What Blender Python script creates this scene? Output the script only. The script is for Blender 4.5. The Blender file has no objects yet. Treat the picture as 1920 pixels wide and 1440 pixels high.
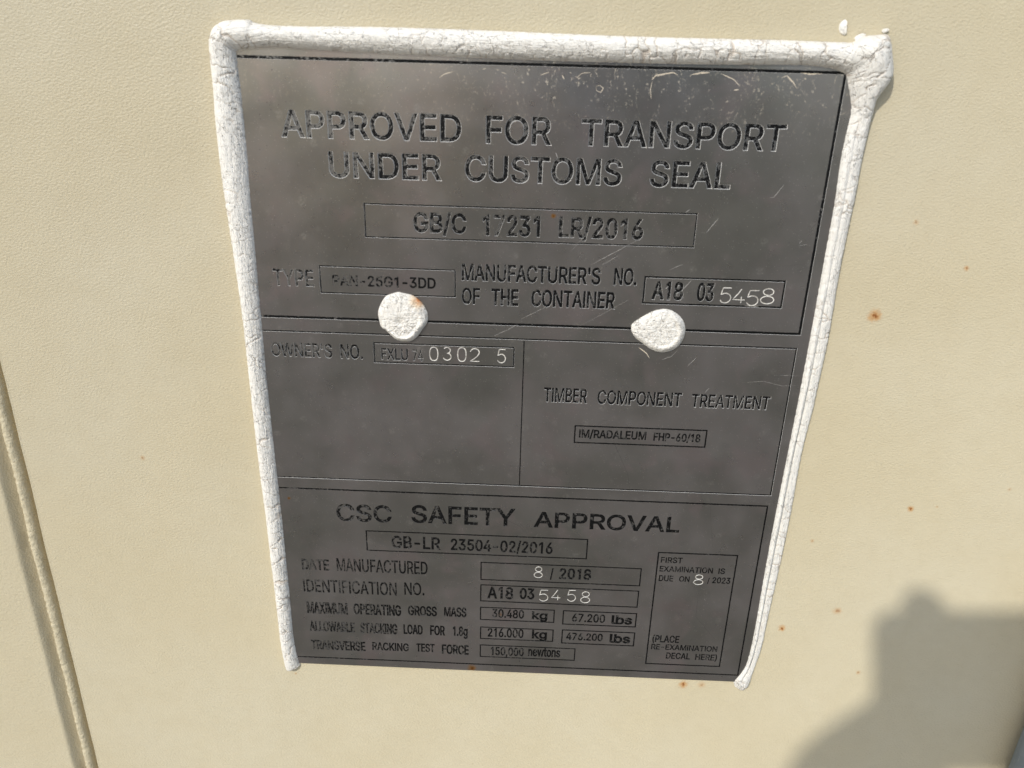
import bpy, math, random
import numpy as np
from mathutils import Vector, Matrix, noise
from mathutils.geometry import delaunay_2d_cdt

random.seed(7)
S = bpy.context.scene
COL = S.collection
MM = 0.001
BASE = 1.30            # height of the plate's lower etched line above the ground, metres

# ------------------------------------------------------------------ camera
CAM_LOC = Vector((0.09953537, -0.27574571, 0.25268094 + BASE))
CAM_R = Matrix(((0.99917848, -0.03542941, 0.01967567),
                (0.03174827, 0.38256358, -0.92338353),
                (0.02518774, 0.92324962, 0.38337412)))
cd = bpy.data.cameras.new('camera')
cd.lens = 27.0375; cd.sensor_width = 36; cd.sensor_fit = 'HORIZONTAL'
cd.clip_start = 0.005; cd.clip_end = 400
cd.dof.use_dof = True; cd.dof.focus_distance = 0.325; cd.dof.aperture_fstop = 14
cam = bpy.data.objects.new('camera', cd); COL.objects.link(cam)
cam.matrix_world = Matrix.Translation(CAM_LOC) @ CAM_R.to_4x4()
S.camera = cam

# ------------------------------------------------------------------ sky, sun, exposure
SUN = Vector((-0.62, -1.0, 0.90)).normalized()      # towards the sun
world = bpy.data.worlds.new('World'); S.world = world; world.use_nodes = True
wn = world.node_tree; bg = wn.nodes['Background']
sky = wn.nodes.new('ShaderNodeTexSky'); sky.sky_type = 'NISHITA'; sky.sun_disc = False
sky.sun_elevation = math.asin(SUN.z); sky.sun_rotation = math.atan2(SUN.x, SUN.y)
wn.links.new(sky.outputs[0], bg.inputs[0]); bg.inputs[1].default_value = 0.15
sl = bpy.data.lights.new('sun', 'SUN'); sl.energy = 2.35; sl.angle = math.radians(1.4); sl.color = (1, 0.965, 0.90)
so = bpy.data.objects.new('sun', sl); COL.objects.link(so); so.location = (0, -2, 4)
so.rotation_euler = SUN.to_track_quat('Z', 'Y').to_euler()
S.view_settings.view_transform = 'Standard'; S.view_settings.look = 'None'
S.view_settings.exposure = 0.16; S.view_settings.gamma = 1; S.view_settings.use_curve_mapping = False

# ------------------------------------------------------------------ helpers
def mesh(name, verts, faces, mat, parent=None, smooth=False, loc=None):
    """verts are in mm relative to the plate's lower left etched corner: (x right, y out of the wall is negative, z up)"""
    me = bpy.data.meshes.new(name)
    L = loc or (0, 0, 0)
    me.from_pydata([((v[0]-L[0])*MM, (v[1]-L[1])*MM, (v[2]-L[2])*MM) for v in verts], [], faces)
    if smooth: me.polygons.foreach_set('use_smooth', [True]*len(me.polygons))
    me.update()
    o = bpy.data.objects.new(name, me); COL.objects.link(o)
    o.data.materials.append(mat)
    if parent: o.parent = parent; o.location = Vector(L)*MM
    else: o.location = Vector((L[0]*MM, L[1]*MM, L[2]*MM+BASE))
    return o
def empty(name, label, cat, loc=(0, 0, 0), group=None):
    o = bpy.data.objects.new(name, None); COL.objects.link(o); o.empty_display_size = .02
    o.location = (loc[0]*MM, loc[1]*MM, loc[2]*MM+BASE)
    o['label'] = label; o['category'] = cat
    if group: o['group'] = group
    return o
def tag(o, label, cat, group=None):
    o['label'] = label; o['category'] = cat
    if group: o['group'] = group
    return o

class NT:
    def __init__(s, name):
        s.m = bpy.data.materials.new(name); s.m.use_nodes = True
        s.t = s.m.node_tree; s.b = s.t.nodes['Principled BSDF']
    def n(s, typ, **kw):
        x = s.t.nodes.new('ShaderNode'+typ)
        for k, v in kw.items(): setattr(x, k, v)
        return x
    def l(s, a, b):
        s.t.links.new(a, b)
    def val(s, sock, v):
        if hasattr(v, 'is_linked') or isinstance(v, bpy.types.NodeSocket): s.l(v, sock)
        else: sock.default_value = v
    def math(s, op, a, b=0.0, c=0.0, clamp=False):
        x = s.n('Math', operation=op, use_clamp=clamp)
        s.val(x.inputs[0], a); s.val(x.inputs[1], b); s.val(x.inputs[2], c)
        return x.outputs[0]
    def step(s, v, a, b, lo=0.0, hi=1.0):
        x = s.n('MapRange', interpolation_type='SMOOTHSTEP')
        s.val(x.inputs[0], v); x.inputs[1].default_value = a; x.inputs[2].default_value = b
        x.inputs[3].default_value = lo; x.inputs[4].default_value = hi
        return x.outputs[0]
    def mix(s, f, a, b):
        x = s.n('Mix', data_type='RGBA'); s.val(x.inputs[0], f)
        s.val(x.inputs[6], a); s.val(x.inputs[7], b)
        return x.outputs[2]
    def pos(s, scale=(1000, 1000, 1000)):
        """plate millimetres"""
        g = s.n('NewGeometry'); a = s.n('VectorMath', operation='SUBTRACT'); s.l(g.outputs['Position'], a.inputs[0])
        a.inputs[1].default_value = (0, 0, BASE)
        m = s.n('VectorMath', operation='MULTIPLY'); s.l(a.outputs[0], m.inputs[0]); m.inputs[1].default_value = scale
        return m.outputs[0]
    def noise(s, vec, scale, detail=3, rough=.5, dist=0.0, col=False):
        x = s.n('TexNoise'); s.l(vec, x.inputs['Vector']); x.inputs['Scale'].default_value = scale
        x.inputs['Detail'].default_value = detail; x.inputs['Roughness'].default_value = rough
        x.inputs['Distortion'].default_value = dist
        return x.outputs[1 if col else 0]
    def vor(s, vec, scale, feature='F1', out='Distance', rand=1):
        x = s.n('TexVoronoi', feature=feature); s.l(vec, x.inputs['Vector']); x.inputs['Scale'].default_value = scale
        x.inputs['Randomness'].default_value = rand
        return x.outputs[out]
    def bump(s, h, dist, strength=1.0, prev=None):
        x = s.n('Bump'); s.l(h, x.inputs['Height']); x.inputs['Distance'].default_value = dist
        s.val(x.inputs['Strength'], strength)
        if prev: s.l(prev, x.inputs['Normal'])
        return x.outputs[0]
def rgb(r, g, b): return (r, g, b, 1)

# ------------------------------------------------------------------ materials
def painted_steel(name, spots, base=(0.60, 0.525, 0.358)):
    M = NT(name); b = M.b
    p = M.pos()
    big = M.noise(p, .012, 2)
    col = M.mix(M.step(big, .3, .7), rgb(*base), rgb(base[0]*1.03, base[1]*1.05, base[2]*1.10))
    mid = M.noise(p, .12, 4, .6)
    col = M.mix(M.step(mid, .35, .75, 0, .22), col, rgb(base[0]*.9, base[1]*.88, base[2]*.84))
    # pin-head grime
    v = M.n('TexVoronoi', feature='F1'); M.l(p, v.inputs['Vector']); v.inputs['Scale'].default_value = .085
    sp = M.n('SeparateColor'); M.l(v.outputs['Color'], sp.inputs[0])
    dot = M.math('MULTIPLY', M.step(v.outputs['Distance'], .012, .035, 1, 0), M.step(sp.outputs[0], .72, .74))
    col = M.mix(M.math('MULTIPLY', dot, .45), col, rgb(.16, .11, .07))
    # rust spots: warm halo with a dark pin-hole heart, each at its own place
    wob = M.noise(p, .55, 4, .65, col=True)
    w = M.n('VectorMath', operation='SUBTRACT'); M.l(wob, w.inputs[0]); w.inputs[1].default_value = (.5, .5, .5)
    for (x, z), r, k in spots:
        ws = M.n('VectorMath', operation='SCALE'); M.l(w.outputs[0], ws.inputs[0]); ws.inputs['Scale'].default_value = r*2.2
        ad = M.n('VectorMath', operation='ADD'); M.l(p, ad.inputs[0]); M.l(ws.outputs[0], ad.inputs[1])
        fl = M.n('VectorMath', operation='MULTIPLY'); M.l(ad.outputs[0], fl.inputs[0]); fl.inputs[1].default_value = (1, 0, 1)
        d = M.n('VectorMath', operation='DISTANCE'); M.l(fl.outputs[0], d.inputs[0]); d.inputs[1].default_value = (x, 0, z)
        col = M.mix(M.step(d.outputs['Value'], r*.15, r*1.8, .85*k, 0), col, rgb(.52, .25, .06))
        col = M.mix(M.step(d.outputs['Value'], r*.08, r*.7, .95*k, 0), col, rgb(.24, .075, .012))
    M.l(col, b.inputs['Base Color'])
    b.inputs['Roughness'].default_value = .45; b.inputs['Diffuse Roughness'].default_value = .45
    b.inputs['Specular IOR Level'].default_value = .42
    # orange-peel paint film
    st = M.n('Mapping'); M.l(p, st.inputs[0]); st.inputs['Rotation'].default_value = (0, .5, 0); st.inputs['Scale'].default_value = (.8, 1, 1.15)
    a1 = M.noise(st.outputs[0], 1.25, 2.5, .55, 0.0)
    a2 = M.noise(st.outputs[0], .40, 2, .5, 0.2)
    h = M.math('ADD', a1, M.math('MULTIPLY', a2, .2))
    amp = M.step(M.noise(p, .02, 2), .3, .7, .8, 1.0)
    n1 = M.bump(h, .00036, amp)
    n2 = M.bump(M.noise(p, .02, 1), .004, .35, n1)
    M.l(n2, b.inputs['Normal'])
    return M.m

RUST = [((226.69, 170.57), 2.0, 1), ((255.47, 189.36), .8, .75), ((234.13, 205.09), .8, .4), ((257.98, 89.29), 1.1, .95), ((268.20, 90.75), .5, .4),
        ((237.93, 36.63), 1.6, .5), ((220.94, 72.09), .7, .4), ((215.59, 26.20), 1.3, 1), ((253.47, 3.23), .9, .45), ((-57.36, 99.36), .9, .45),
        ((175.99, -7.94), 1.7, .95), ((184.51, -7.78), 1.5, .45), ((294.94, 99.91), .7, .3), ((-3.18, -11.50), .6, .5)]
M_WALL = painted_steel('beige_paint', RUST)
M_WALL2 = painted_steel('beige_paint_old', [])

def stainless():
    M = NT('stainless_sheet'); b = M.b; p = M.pos()
    g = M.n('SeparateXYZ'); M.l(p, g.inputs[0])
    blot = M.noise(p, .022, 3, .55)
    col = M.mix(M.step(blot, .36, .64), rgb(.195, .190, .172), rgb(.262, .246, .234))
    b2 = M.noise(p, .05, 3, .6, .4)
    col = M.mix(M.step(b2, .52, .70, 0, .5), col, rgb(.28, .235, .23))
    # water-spot bloom
    v = M.n('TexVoronoi', feature='F1'); M.l(p, v.inputs['Vector']); v.inputs['Scale'].default_value = .17
    sp = M.n('SeparateColor'); M.l(v.outputs['Color'], sp.inputs[0])
    ws = M.math('MULTIPLY', M.step(v.outputs['Distance'], .12, .34, 1, 0), M.step(sp.outputs[0], .62, .9))
    ws = M.math('MULTIPLY', ws, M.step(M.noise(p, 1.1, 3), .35, .65))
    # white dust specks
    v2 = M.n('TexVoronoi', feature='F1'); M.l(p, v2.inputs['Vector']); v2.inputs['Scale'].default_value = .42
    s2 = M.n('SeparateColor'); M.l(v2.outputs['Color'], s2.inputs[0])
    dust = M.math('MULTIPLY', M.step(v2.outputs['Distance'], .04, .12, 1, 0), M.step(s2.outputs[1], .80, .86))
    v3 = M.n('TexVoronoi', feature='F1'); M.l(p, v3.inputs['Vector']); v3.inputs['Scale'].default_value = 1.5
    s3 = M.n('SeparateColor'); M.l(v3.outputs['Color'], s3.inputs[0])
    dust2 = M.math('MULTIPLY', M.step(v3.outputs['Distance'], .08, .22, 1, 0), M.step(s3.outputs[2], .70, .9, 0, .55))
    # dark pits, most of them towards the upper left corner
    v4 = M.n('TexVoronoi', feature='F1'); M.l(p, v4.inputs['Vector']); v4.inputs['Scale'].default_value = .75
    s4 = M.n('SeparateColor'); M.l(v4.outputs['Color'], s4.inputs[0])
    left = M.math('MULTIPLY', M.step(g.outputs[0], 15, 75, 1, .04), M.step(g.outputs[2], 110, 190, 0, 1))
    pits = M.math('MULTIPLY', M.step(v4.outputs['Distance'], .10, .24, 1, 0), M.step(s4.outputs[0], .72, .8))
    pits = M.math('MULTIPLY', pits, M.math('MULTIPLY', left, M.step(M.noise(p, .09, 3), .42, .62)))
    # dried run-off arcs below the top bead
    wv = M.n('Mapping'); M.l(p, wv.inputs[0]); wv.inputs['Scale'].default_value = (1, 1, .55)
    q = M.noise(wv.outputs[0], .17, 4, .62, .8)
    line = M.step(M.math('ABSOLUTE', M.math('SUBTRACT', q, .5)), .004, .030, 1, 0)
    brk = M.step(M.noise(p, .9, 4, .7), .50, .64)
    top = M.math('MULTIPLY', M.step(g.outputs[2], 222, 249, 0, 1), M.step(g.outputs[0], 30, 110, .25, 1))
    runs = M.math('MULTIPLY', M.math('MULTIPLY', line, brk), top)
    col = M.mix(M.math('MULTIPLY', ws, .16), col, rgb(.58, .56, .50))
    col = M.mix(M.math('MULTIPLY', runs, .6), col, rgb(.62, .53, .38))
    col = M.mix(dust, col, rgb(.78, .75, .68)); col = M.mix(dust2, col, rgb(.66, .62, .54))
    col = M.mix(M.math('MULTIPLY', pits, .8), col, rgb(.09, .07, .06))
    for (x, z), r, k in [((78.84, -2.91), 2.3, .9), ((106.81, 203.57), 1.0, .95), ((2.02, 83.50), .8, .8), ((91.23, 27.99), 1.2, .5)]:
        d = M.n('VectorMath', operation='DISTANCE')
        fl = M.n('VectorMath', operation='MULTIPLY'); M.l(p, fl.inputs[0]); fl.inputs[1].default_value = (1, 0, 1)
        M.l(fl.outputs[0], d.inputs[0]); d.inputs[1].default_value = (x, 0, z)
        dd = M.math('ADD', d.outputs['Value'], M.math('MULTIPLY', M.math('SUBTRACT', M.noise(p, .8, 3), .5), r*.9))
        col = M.mix(M.step(dd, r*.3, r*1.15, k, 0), col, rgb(.34, .17, .045))
        col = M.mix(M.step(dd, r*.05, r*.45, k, 0), col, rgb(.16, .06, .015))
    M.l(col, b.inputs['Base Color'])
    dirt = M.math('MAXIMUM', M.math('MAXIMUM', dust, M.math('MULTIPLY', runs, .9)), M.math('MULTIPLY', ws, .12))
    dirt = M.math('MAXIMUM', dirt, M.math('MAXIMUM', pits, dust2))
    film = M.step(M.noise(p, .07, 4, .6), .3, .8, .09, .19)
    M.l(M.math('SUBTRACT', .93, M.math('MAXIMUM', M.math('MULTIPLY', dirt, .7), film), clamp=True), b.inputs['Metallic'])
    br = M.n('Mapping'); M.l(p, br.inputs[0]); br.inputs['Scale'].default_value = (1.0, 1, .03)
    brush = M.noise(br.outputs[0], 6, 3, .7)
    fine = M.noise(p, 3.0, 2, .6)
    M.l(M.math('ADD', M.math('MULTIPLY', dirt, .3), M.math('ADD', .24, M.math('MULTIPLY', M.noise(p, .2, 4, .6), .10))), b.inputs['Roughness'])
    hh = M.math('ADD', M.math('MULTIPLY', brush, .6), M.math('MULTIPLY', fine, .6))
    n1 = M.bump(hh, .00003, .8)
    # shallow dents where digits were punched
    dn = M.bump(M.noise(p, .035, 1), .0012, .6, n1)
    M.l(dn, b.inputs['Normal'])
    return M.m
M_PLATE = stainless()

def worn_paint(name, bias):
    """black paint left in the etched grooves, flaked down to metal in places"""
    M = NT(name); b = M.b; p = M.pos(); g = M.n('SeparateXYZ'); M.l(p, g.inputs[0])
    n1 = M.noise(p, .95, 5, .68)
    n2 = M.noise(p, .075, 3, .6)
    keep = M.math('ADD', M.math('MULTIPLY_ADD', n1, 2.6, -.82+bias), M.math('MULTIPLY', n2, .9))
    keep = M.math('ADD', keep, M.step(g.outputs[0], 8, 58, -.24, 0))
    keep = M.math('SUBTRACT', keep, M.step(g.outputs[2], 178, 196, -.10, .02))
    f = M.step(keep, .74, .86)
    c = M.mix(f, rgb(.17, .165, .155), rgb(.003, .003, .003))
    M.l(c, b.inputs['Base Color'])
    M.l(M.step(f, 0, 1, .85, 0), b.inputs['Metallic'])
    M.l(M.step(f, 0, 1, .45, .6), b.inputs['Roughness']); b.inputs['Specular IOR Level'].default_value = .18
    M.l(M.bump(n1, .00012, .9), b.inputs['Normal'])
    return M.m
M_INK = worn_paint('worn_black_paint', 0.0)
M_LINE = worn_paint('black_border_paint', .22)

M = NT('punched_steel'); p = M.pos()
M.l(M.mix(M.step(M.noise(p, .55, 3, .6), .38, .62), rgb(.40, .37, .32), rgb(.86, .82, .74)), M.b.inputs['Base Color']); M.b.inputs['Metallic'].default_value = .25
M.b.inputs['Roughness'].default_value = .42
M.l(M.bump(M.noise(p, 1.6, 3), .0001, .8), M.b.inputs['Normal'])
M_PUNCH = M.m
M = NT('groove_edge'); M.b.inputs['Base Color'].default_value = rgb(.82, .80, .75); M.b.inputs['Metallic'].default_value = .25; M.b.inputs['Roughness'].default_value = .42
M_EDGE = M.m
M = NT('scratch_bright'); M.b.inputs['Base Color'].default_value = rgb(.66, .63, .58); M.b.inputs['Metallic'].default_value = .55; M.b.inputs['Roughness'].default_value = .5
M_SCR = M.m
M = NT('scratch_dark'); M.b.inputs['Base Color'].default_value = rgb(.10, .095, .09); M.b.inputs['Metallic'].default_value = .6; M.b.inputs['Roughness'].default_value = .5
M_SCRD = M.m
M = NT('scratch_dust'); M.b.inputs['Base Color'].default_value = rgb(.58, .50, .38); M.b.inputs['Roughness'].default_value = .8
M_SCRT = M.m

def sealant(name, rust=None):
    M = NT(name); b = M.b; p = M.pos()
    uv = M.n('UVMap'); uv.uv_map = 'along'
    at = M.n('Attribute'); at.attribute_name = 'crack'
    wob = M.noise(p, .5, 3, .6, col=True)
    w = M.n('VectorMath', operation='SUBTRACT'); M.l(wob, w.inputs[0]); w.inputs[1].default_value = (.5, .5, .5)
    ws = M.n('VectorMath', operation='SCALE'); M.l(w.outputs[0], ws.inputs[0]); ws.inputs['Scale'].default_value = 1.6
    ad = M.n('VectorMath', operation='ADD'); M.l(uv.outputs[0], ad.inputs[0]); M.l(ws.outputs[0], ad.inputs[1])
    mp = M.n('Mapping'); M.l(ad.outputs[0], mp.inputs[0]); mp.inputs['Scale'].default_value = (.22, .40, 1)
    e1 = M.vor(mp.outputs[0], 1.0, 'DISTANCE_TO_EDGE')
    mp2 = M.n('Mapping'); M.l(ad.outputs[0], mp2.inputs[0]); mp2.inputs['Scale'].default_value = (.13, 2.0, 1)
    ridg = M.noise(mp2.outputs[0], 1.0, 3, .6)
    fine = M.noise(ad.outputs[0], 1.3, 4, .65)
    c1 = M.step(e1, 0.0, .028, 1, 0)
    gate = M.step(M.noise(p, .16, 3), .40, .60)
    c1 = M.math('MULTIPLY', c1, gate)
    col = M.mix(M.math('MULTIPLY', c1, .22), rgb(.87, .835, .755), rgb(.55, .44, .34))
    col = M.mix(M.step(M.noise(p, .1, 4, .6), .45, .8, 0, .25), col, rgb(.74, .70, .62))
    col = M.mix(M.math('MULTIPLY', at.outputs['Fac'], .48), col, rgb(.36, .25, .16))
    if rust:
        (x, z), r = rust
        fl = M.n('VectorMath', operation='MULTIPLY'); M.l(p, fl.inputs[0]); fl.inputs[1].default_value = (1, 0, 1)
        d = M.n('VectorMath', operation='DISTANCE'); M.l(fl.outputs[0], d.inputs[0]); d.inputs[1].default_value = (x, 0, z)
        dd = M.math('ADD', d.outputs['Value'], M.math('MULTIPLY', M.math('SUBTRACT', M.noise(p, .6, 4, .65), .5), r*.9))
        col = M.mix(M.step(dd, r*.3, r*1.25, .62, 0), col, rgb(.80, .50, .20))
        col = M.mix(M.step(dd, r*.0, r*.62, .85, 0), col, rgb(.62, .20, .04))
    M.l(col, b.inputs['Base Color'])
    b.inputs['Roughness'].default_value = .55; b.inputs['Specular IOR Level'].default_value = .4
    h = M.math('ADD', M.math('MULTIPLY', ridg, 1.2), M.math('MULTIPLY', fine, .08))
    n1 = M.bump(h, .00036, .9)
    n2 = M.bump(M.math('SUBTRACT', 1, c1), .00035, .75, n1)
    M.l(n2, b.inputs['Normal'])
    return M.m
M_SEAL = sealant('white_sealant')
M_SEALR = sealant('white_sealant_rust_stained', ((58.21, 171.28), 3.6))

M = NT('painted_bead'); p = M.pos()
M.b.inputs['Base Color'].default_value = rgb(.60, .525, .358); M.b.inputs['Roughness'].default_value = .5
M.l(M.bump(M.noise(p, .8, 3, .6), .0006, 1), M.b.inputs['Normal'])
M_BEAD = M.m

M = NT('galvanised_steel'); p = M.pos()
v = M.n('TexVoronoi', feature='F1'); M.l(p, v.inputs['Vector']); v.inputs['Scale'].default_value = .18
s_ = M.n('SeparateColor'); M.l(v.outputs['Color'], s_.inputs[0])
c = M.mix(M.step(s_.outputs[0], 0, 1, 0, .5), rgb(.27, .31, .34), rgb(.36, .40, .43))
mp = M.n('Mapping'); M.l(p, mp.inputs[0]); mp.inputs['Scale'].default_value = (1.4, 1.4, .18)
c = M.mix(M.step(M.noise(mp.outputs[0], 1, 5, .7), .55, .75, 0, .7), c, rgb(.62, .64, .64))
M.l(c, M.b.inputs['Base Color']); M.b.inputs['Metallic'].default_value = .35; M.b.inputs['Roughness'].default_value = .55
M.l(M.bump(M.noise(p, .6, 4), .0003, .6), M.b.inputs['Normal'])
M_GALV = M.m
M = NT('yard_gravel'); p = M.pos((1, 1, 1))
c = M.mix(M.noise(p, 40, 5, .7), rgb(.17, .145, .115), rgb(.33, .285, .23))
M.l(c, M.b.inputs['Base Color']); M.b.inputs['Roughness'].default_value = .95
M.l(M.bump(M.noise(p, 60, 4), .01, 1), M.b.inputs['Normal'])
M_GROUND = M.m
def plain(name, c, r=.5, m=0.0):
    M = NT(name); p = M.pos()
    cc = M.mix(M.noise(p, .05, 3), rgb(*[k*.88 for k in c]), rgb(*c)); M.l(cc, M.b.inputs['Base Color'])
    M.b.inputs['Roughness'].default_value = r; M.b.inputs['Metallic'].default_value = m
    return M.m
M_PHONE = plain('phone_dark', (.03, .03, .035), .3, .3)
M_SKIN = plain('skin', (.55, .32, .24), .5)

# ------------------------------------------------------------------ ground
gm = mesh('ground', [(-60000, -60000, -BASE*1000), (60000, -60000, -BASE*1000), (60000, 60000, -BASE*1000), (-60000, 60000, -BASE*1000)], [(0, 1, 2, 3)], M_GROUND)
gm['kind'] = 'structure'

# ------------------------------------------------------------------ container wall: two painted steel panels with a painted bead in the seam between them
wall = empty('container_wall', 'beige painted steel container wall with rust specks, carrying the metal plate', 'wall', (0, 0, 0))
SEAM = -108.4        # x of the right panel's edge, mm
def seam_x(z): return SEAM + .5*noise.noise(Vector((0, 3, z*.03)))*.8 + (z-20)*0.004
zs = [-700 + i*4 for i in range(0, 401)]
zs = [-1150, -900] + [z for z in zs if z < 700] + [800, 1200]
xs = [0, .5, 1.0, 40, 150, 400, 1400]
V = []; F = []
for z in zs:
    e = seam_x(z) + .12*noise.noise(Vector((1, 7, z*.35)))
    V.append((e-.1, 5.0, z)); V.append((e-.1, .95, z)); V.append((e+.75, -.12, z)); V.append((e+1.6, 0, z))
    for x in (-60, 40, 160, 300, 400, 1400): V.append((x, 0, z))
W = 10
for i in range(len(zs)-1):
    for j in range(W-1): a = i*W+j; F.append((a, a+1, a+W+1, a+W))
rp = mesh('steel_panel', V, F, M_WALL, wall, smooth=False)
rp['label'] = 'broad beige panel under the plate'
prof = [(-1300, -.4), (-60, -.4), (-13.2, -.4), (-12.2, -.42), (-11.7, -.1), (-11.1, .6), (-10.4, 1.7), (-9.6, 2.8), (-8.8, 3.8), (-7.8, 4.5), (-6.5, 4.8), (-2.5, 4.6), (1.0, 4.2)]
V = []; F = []
for z in zs:
    for k, (dx, y) in enumerate(prof):
        j = .35*noise.noise(Vector((k*.3, 2, z*.12))) if k > 2 and k < 11 else 0
        V.append((seam_x(z)+dx+j, y, z))
W = len(prof)
for i in range(len(zs)-1):
    for j in range(W-1): a = i*W+j; F.append((a, a+1, a+W+1, a+W))
lp = mesh('steel_panel', V, F, M_WALL2, wall, smooth=True)
lp['label'] = 'neighbouring beige panel left of the seam'
# bead
zz = [-220 + i*.6 for i in range(0, 1100)]
V = []; F = []; K = 13
for z in zz:
    c = seam_x(z) - 4.6 + .35*noise.noise(Vector((9, 1, z*.06)))
    hw = 2.6 + .3*noise.noise(Vector((4, 4, z*.09))); ht = 3.7 + .35*noise.noise(Vector((6, 4, z*.07)))
    for k in range(K):
        t = math.pi*k/(K-1)
        x = c - hw*math.cos(t); y = 4.6 - (ht+.9)*math.sin(t)**.8
        n = .30*noise.noise(Vector((x*.35, z*.55, 3))) + .24*noise.noise(Vector((x*.7, z*1.1, 8)))
        V.append((x+n*.7, y+n, z))
for i in range(len(zz)-1):
    for j in range(K-1): a = i*K+j; F.append((a, a+1, a+K+1, a+K))
mesh('seam_bead', V, F, M_BEAD, wall, smooth=True)

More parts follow.
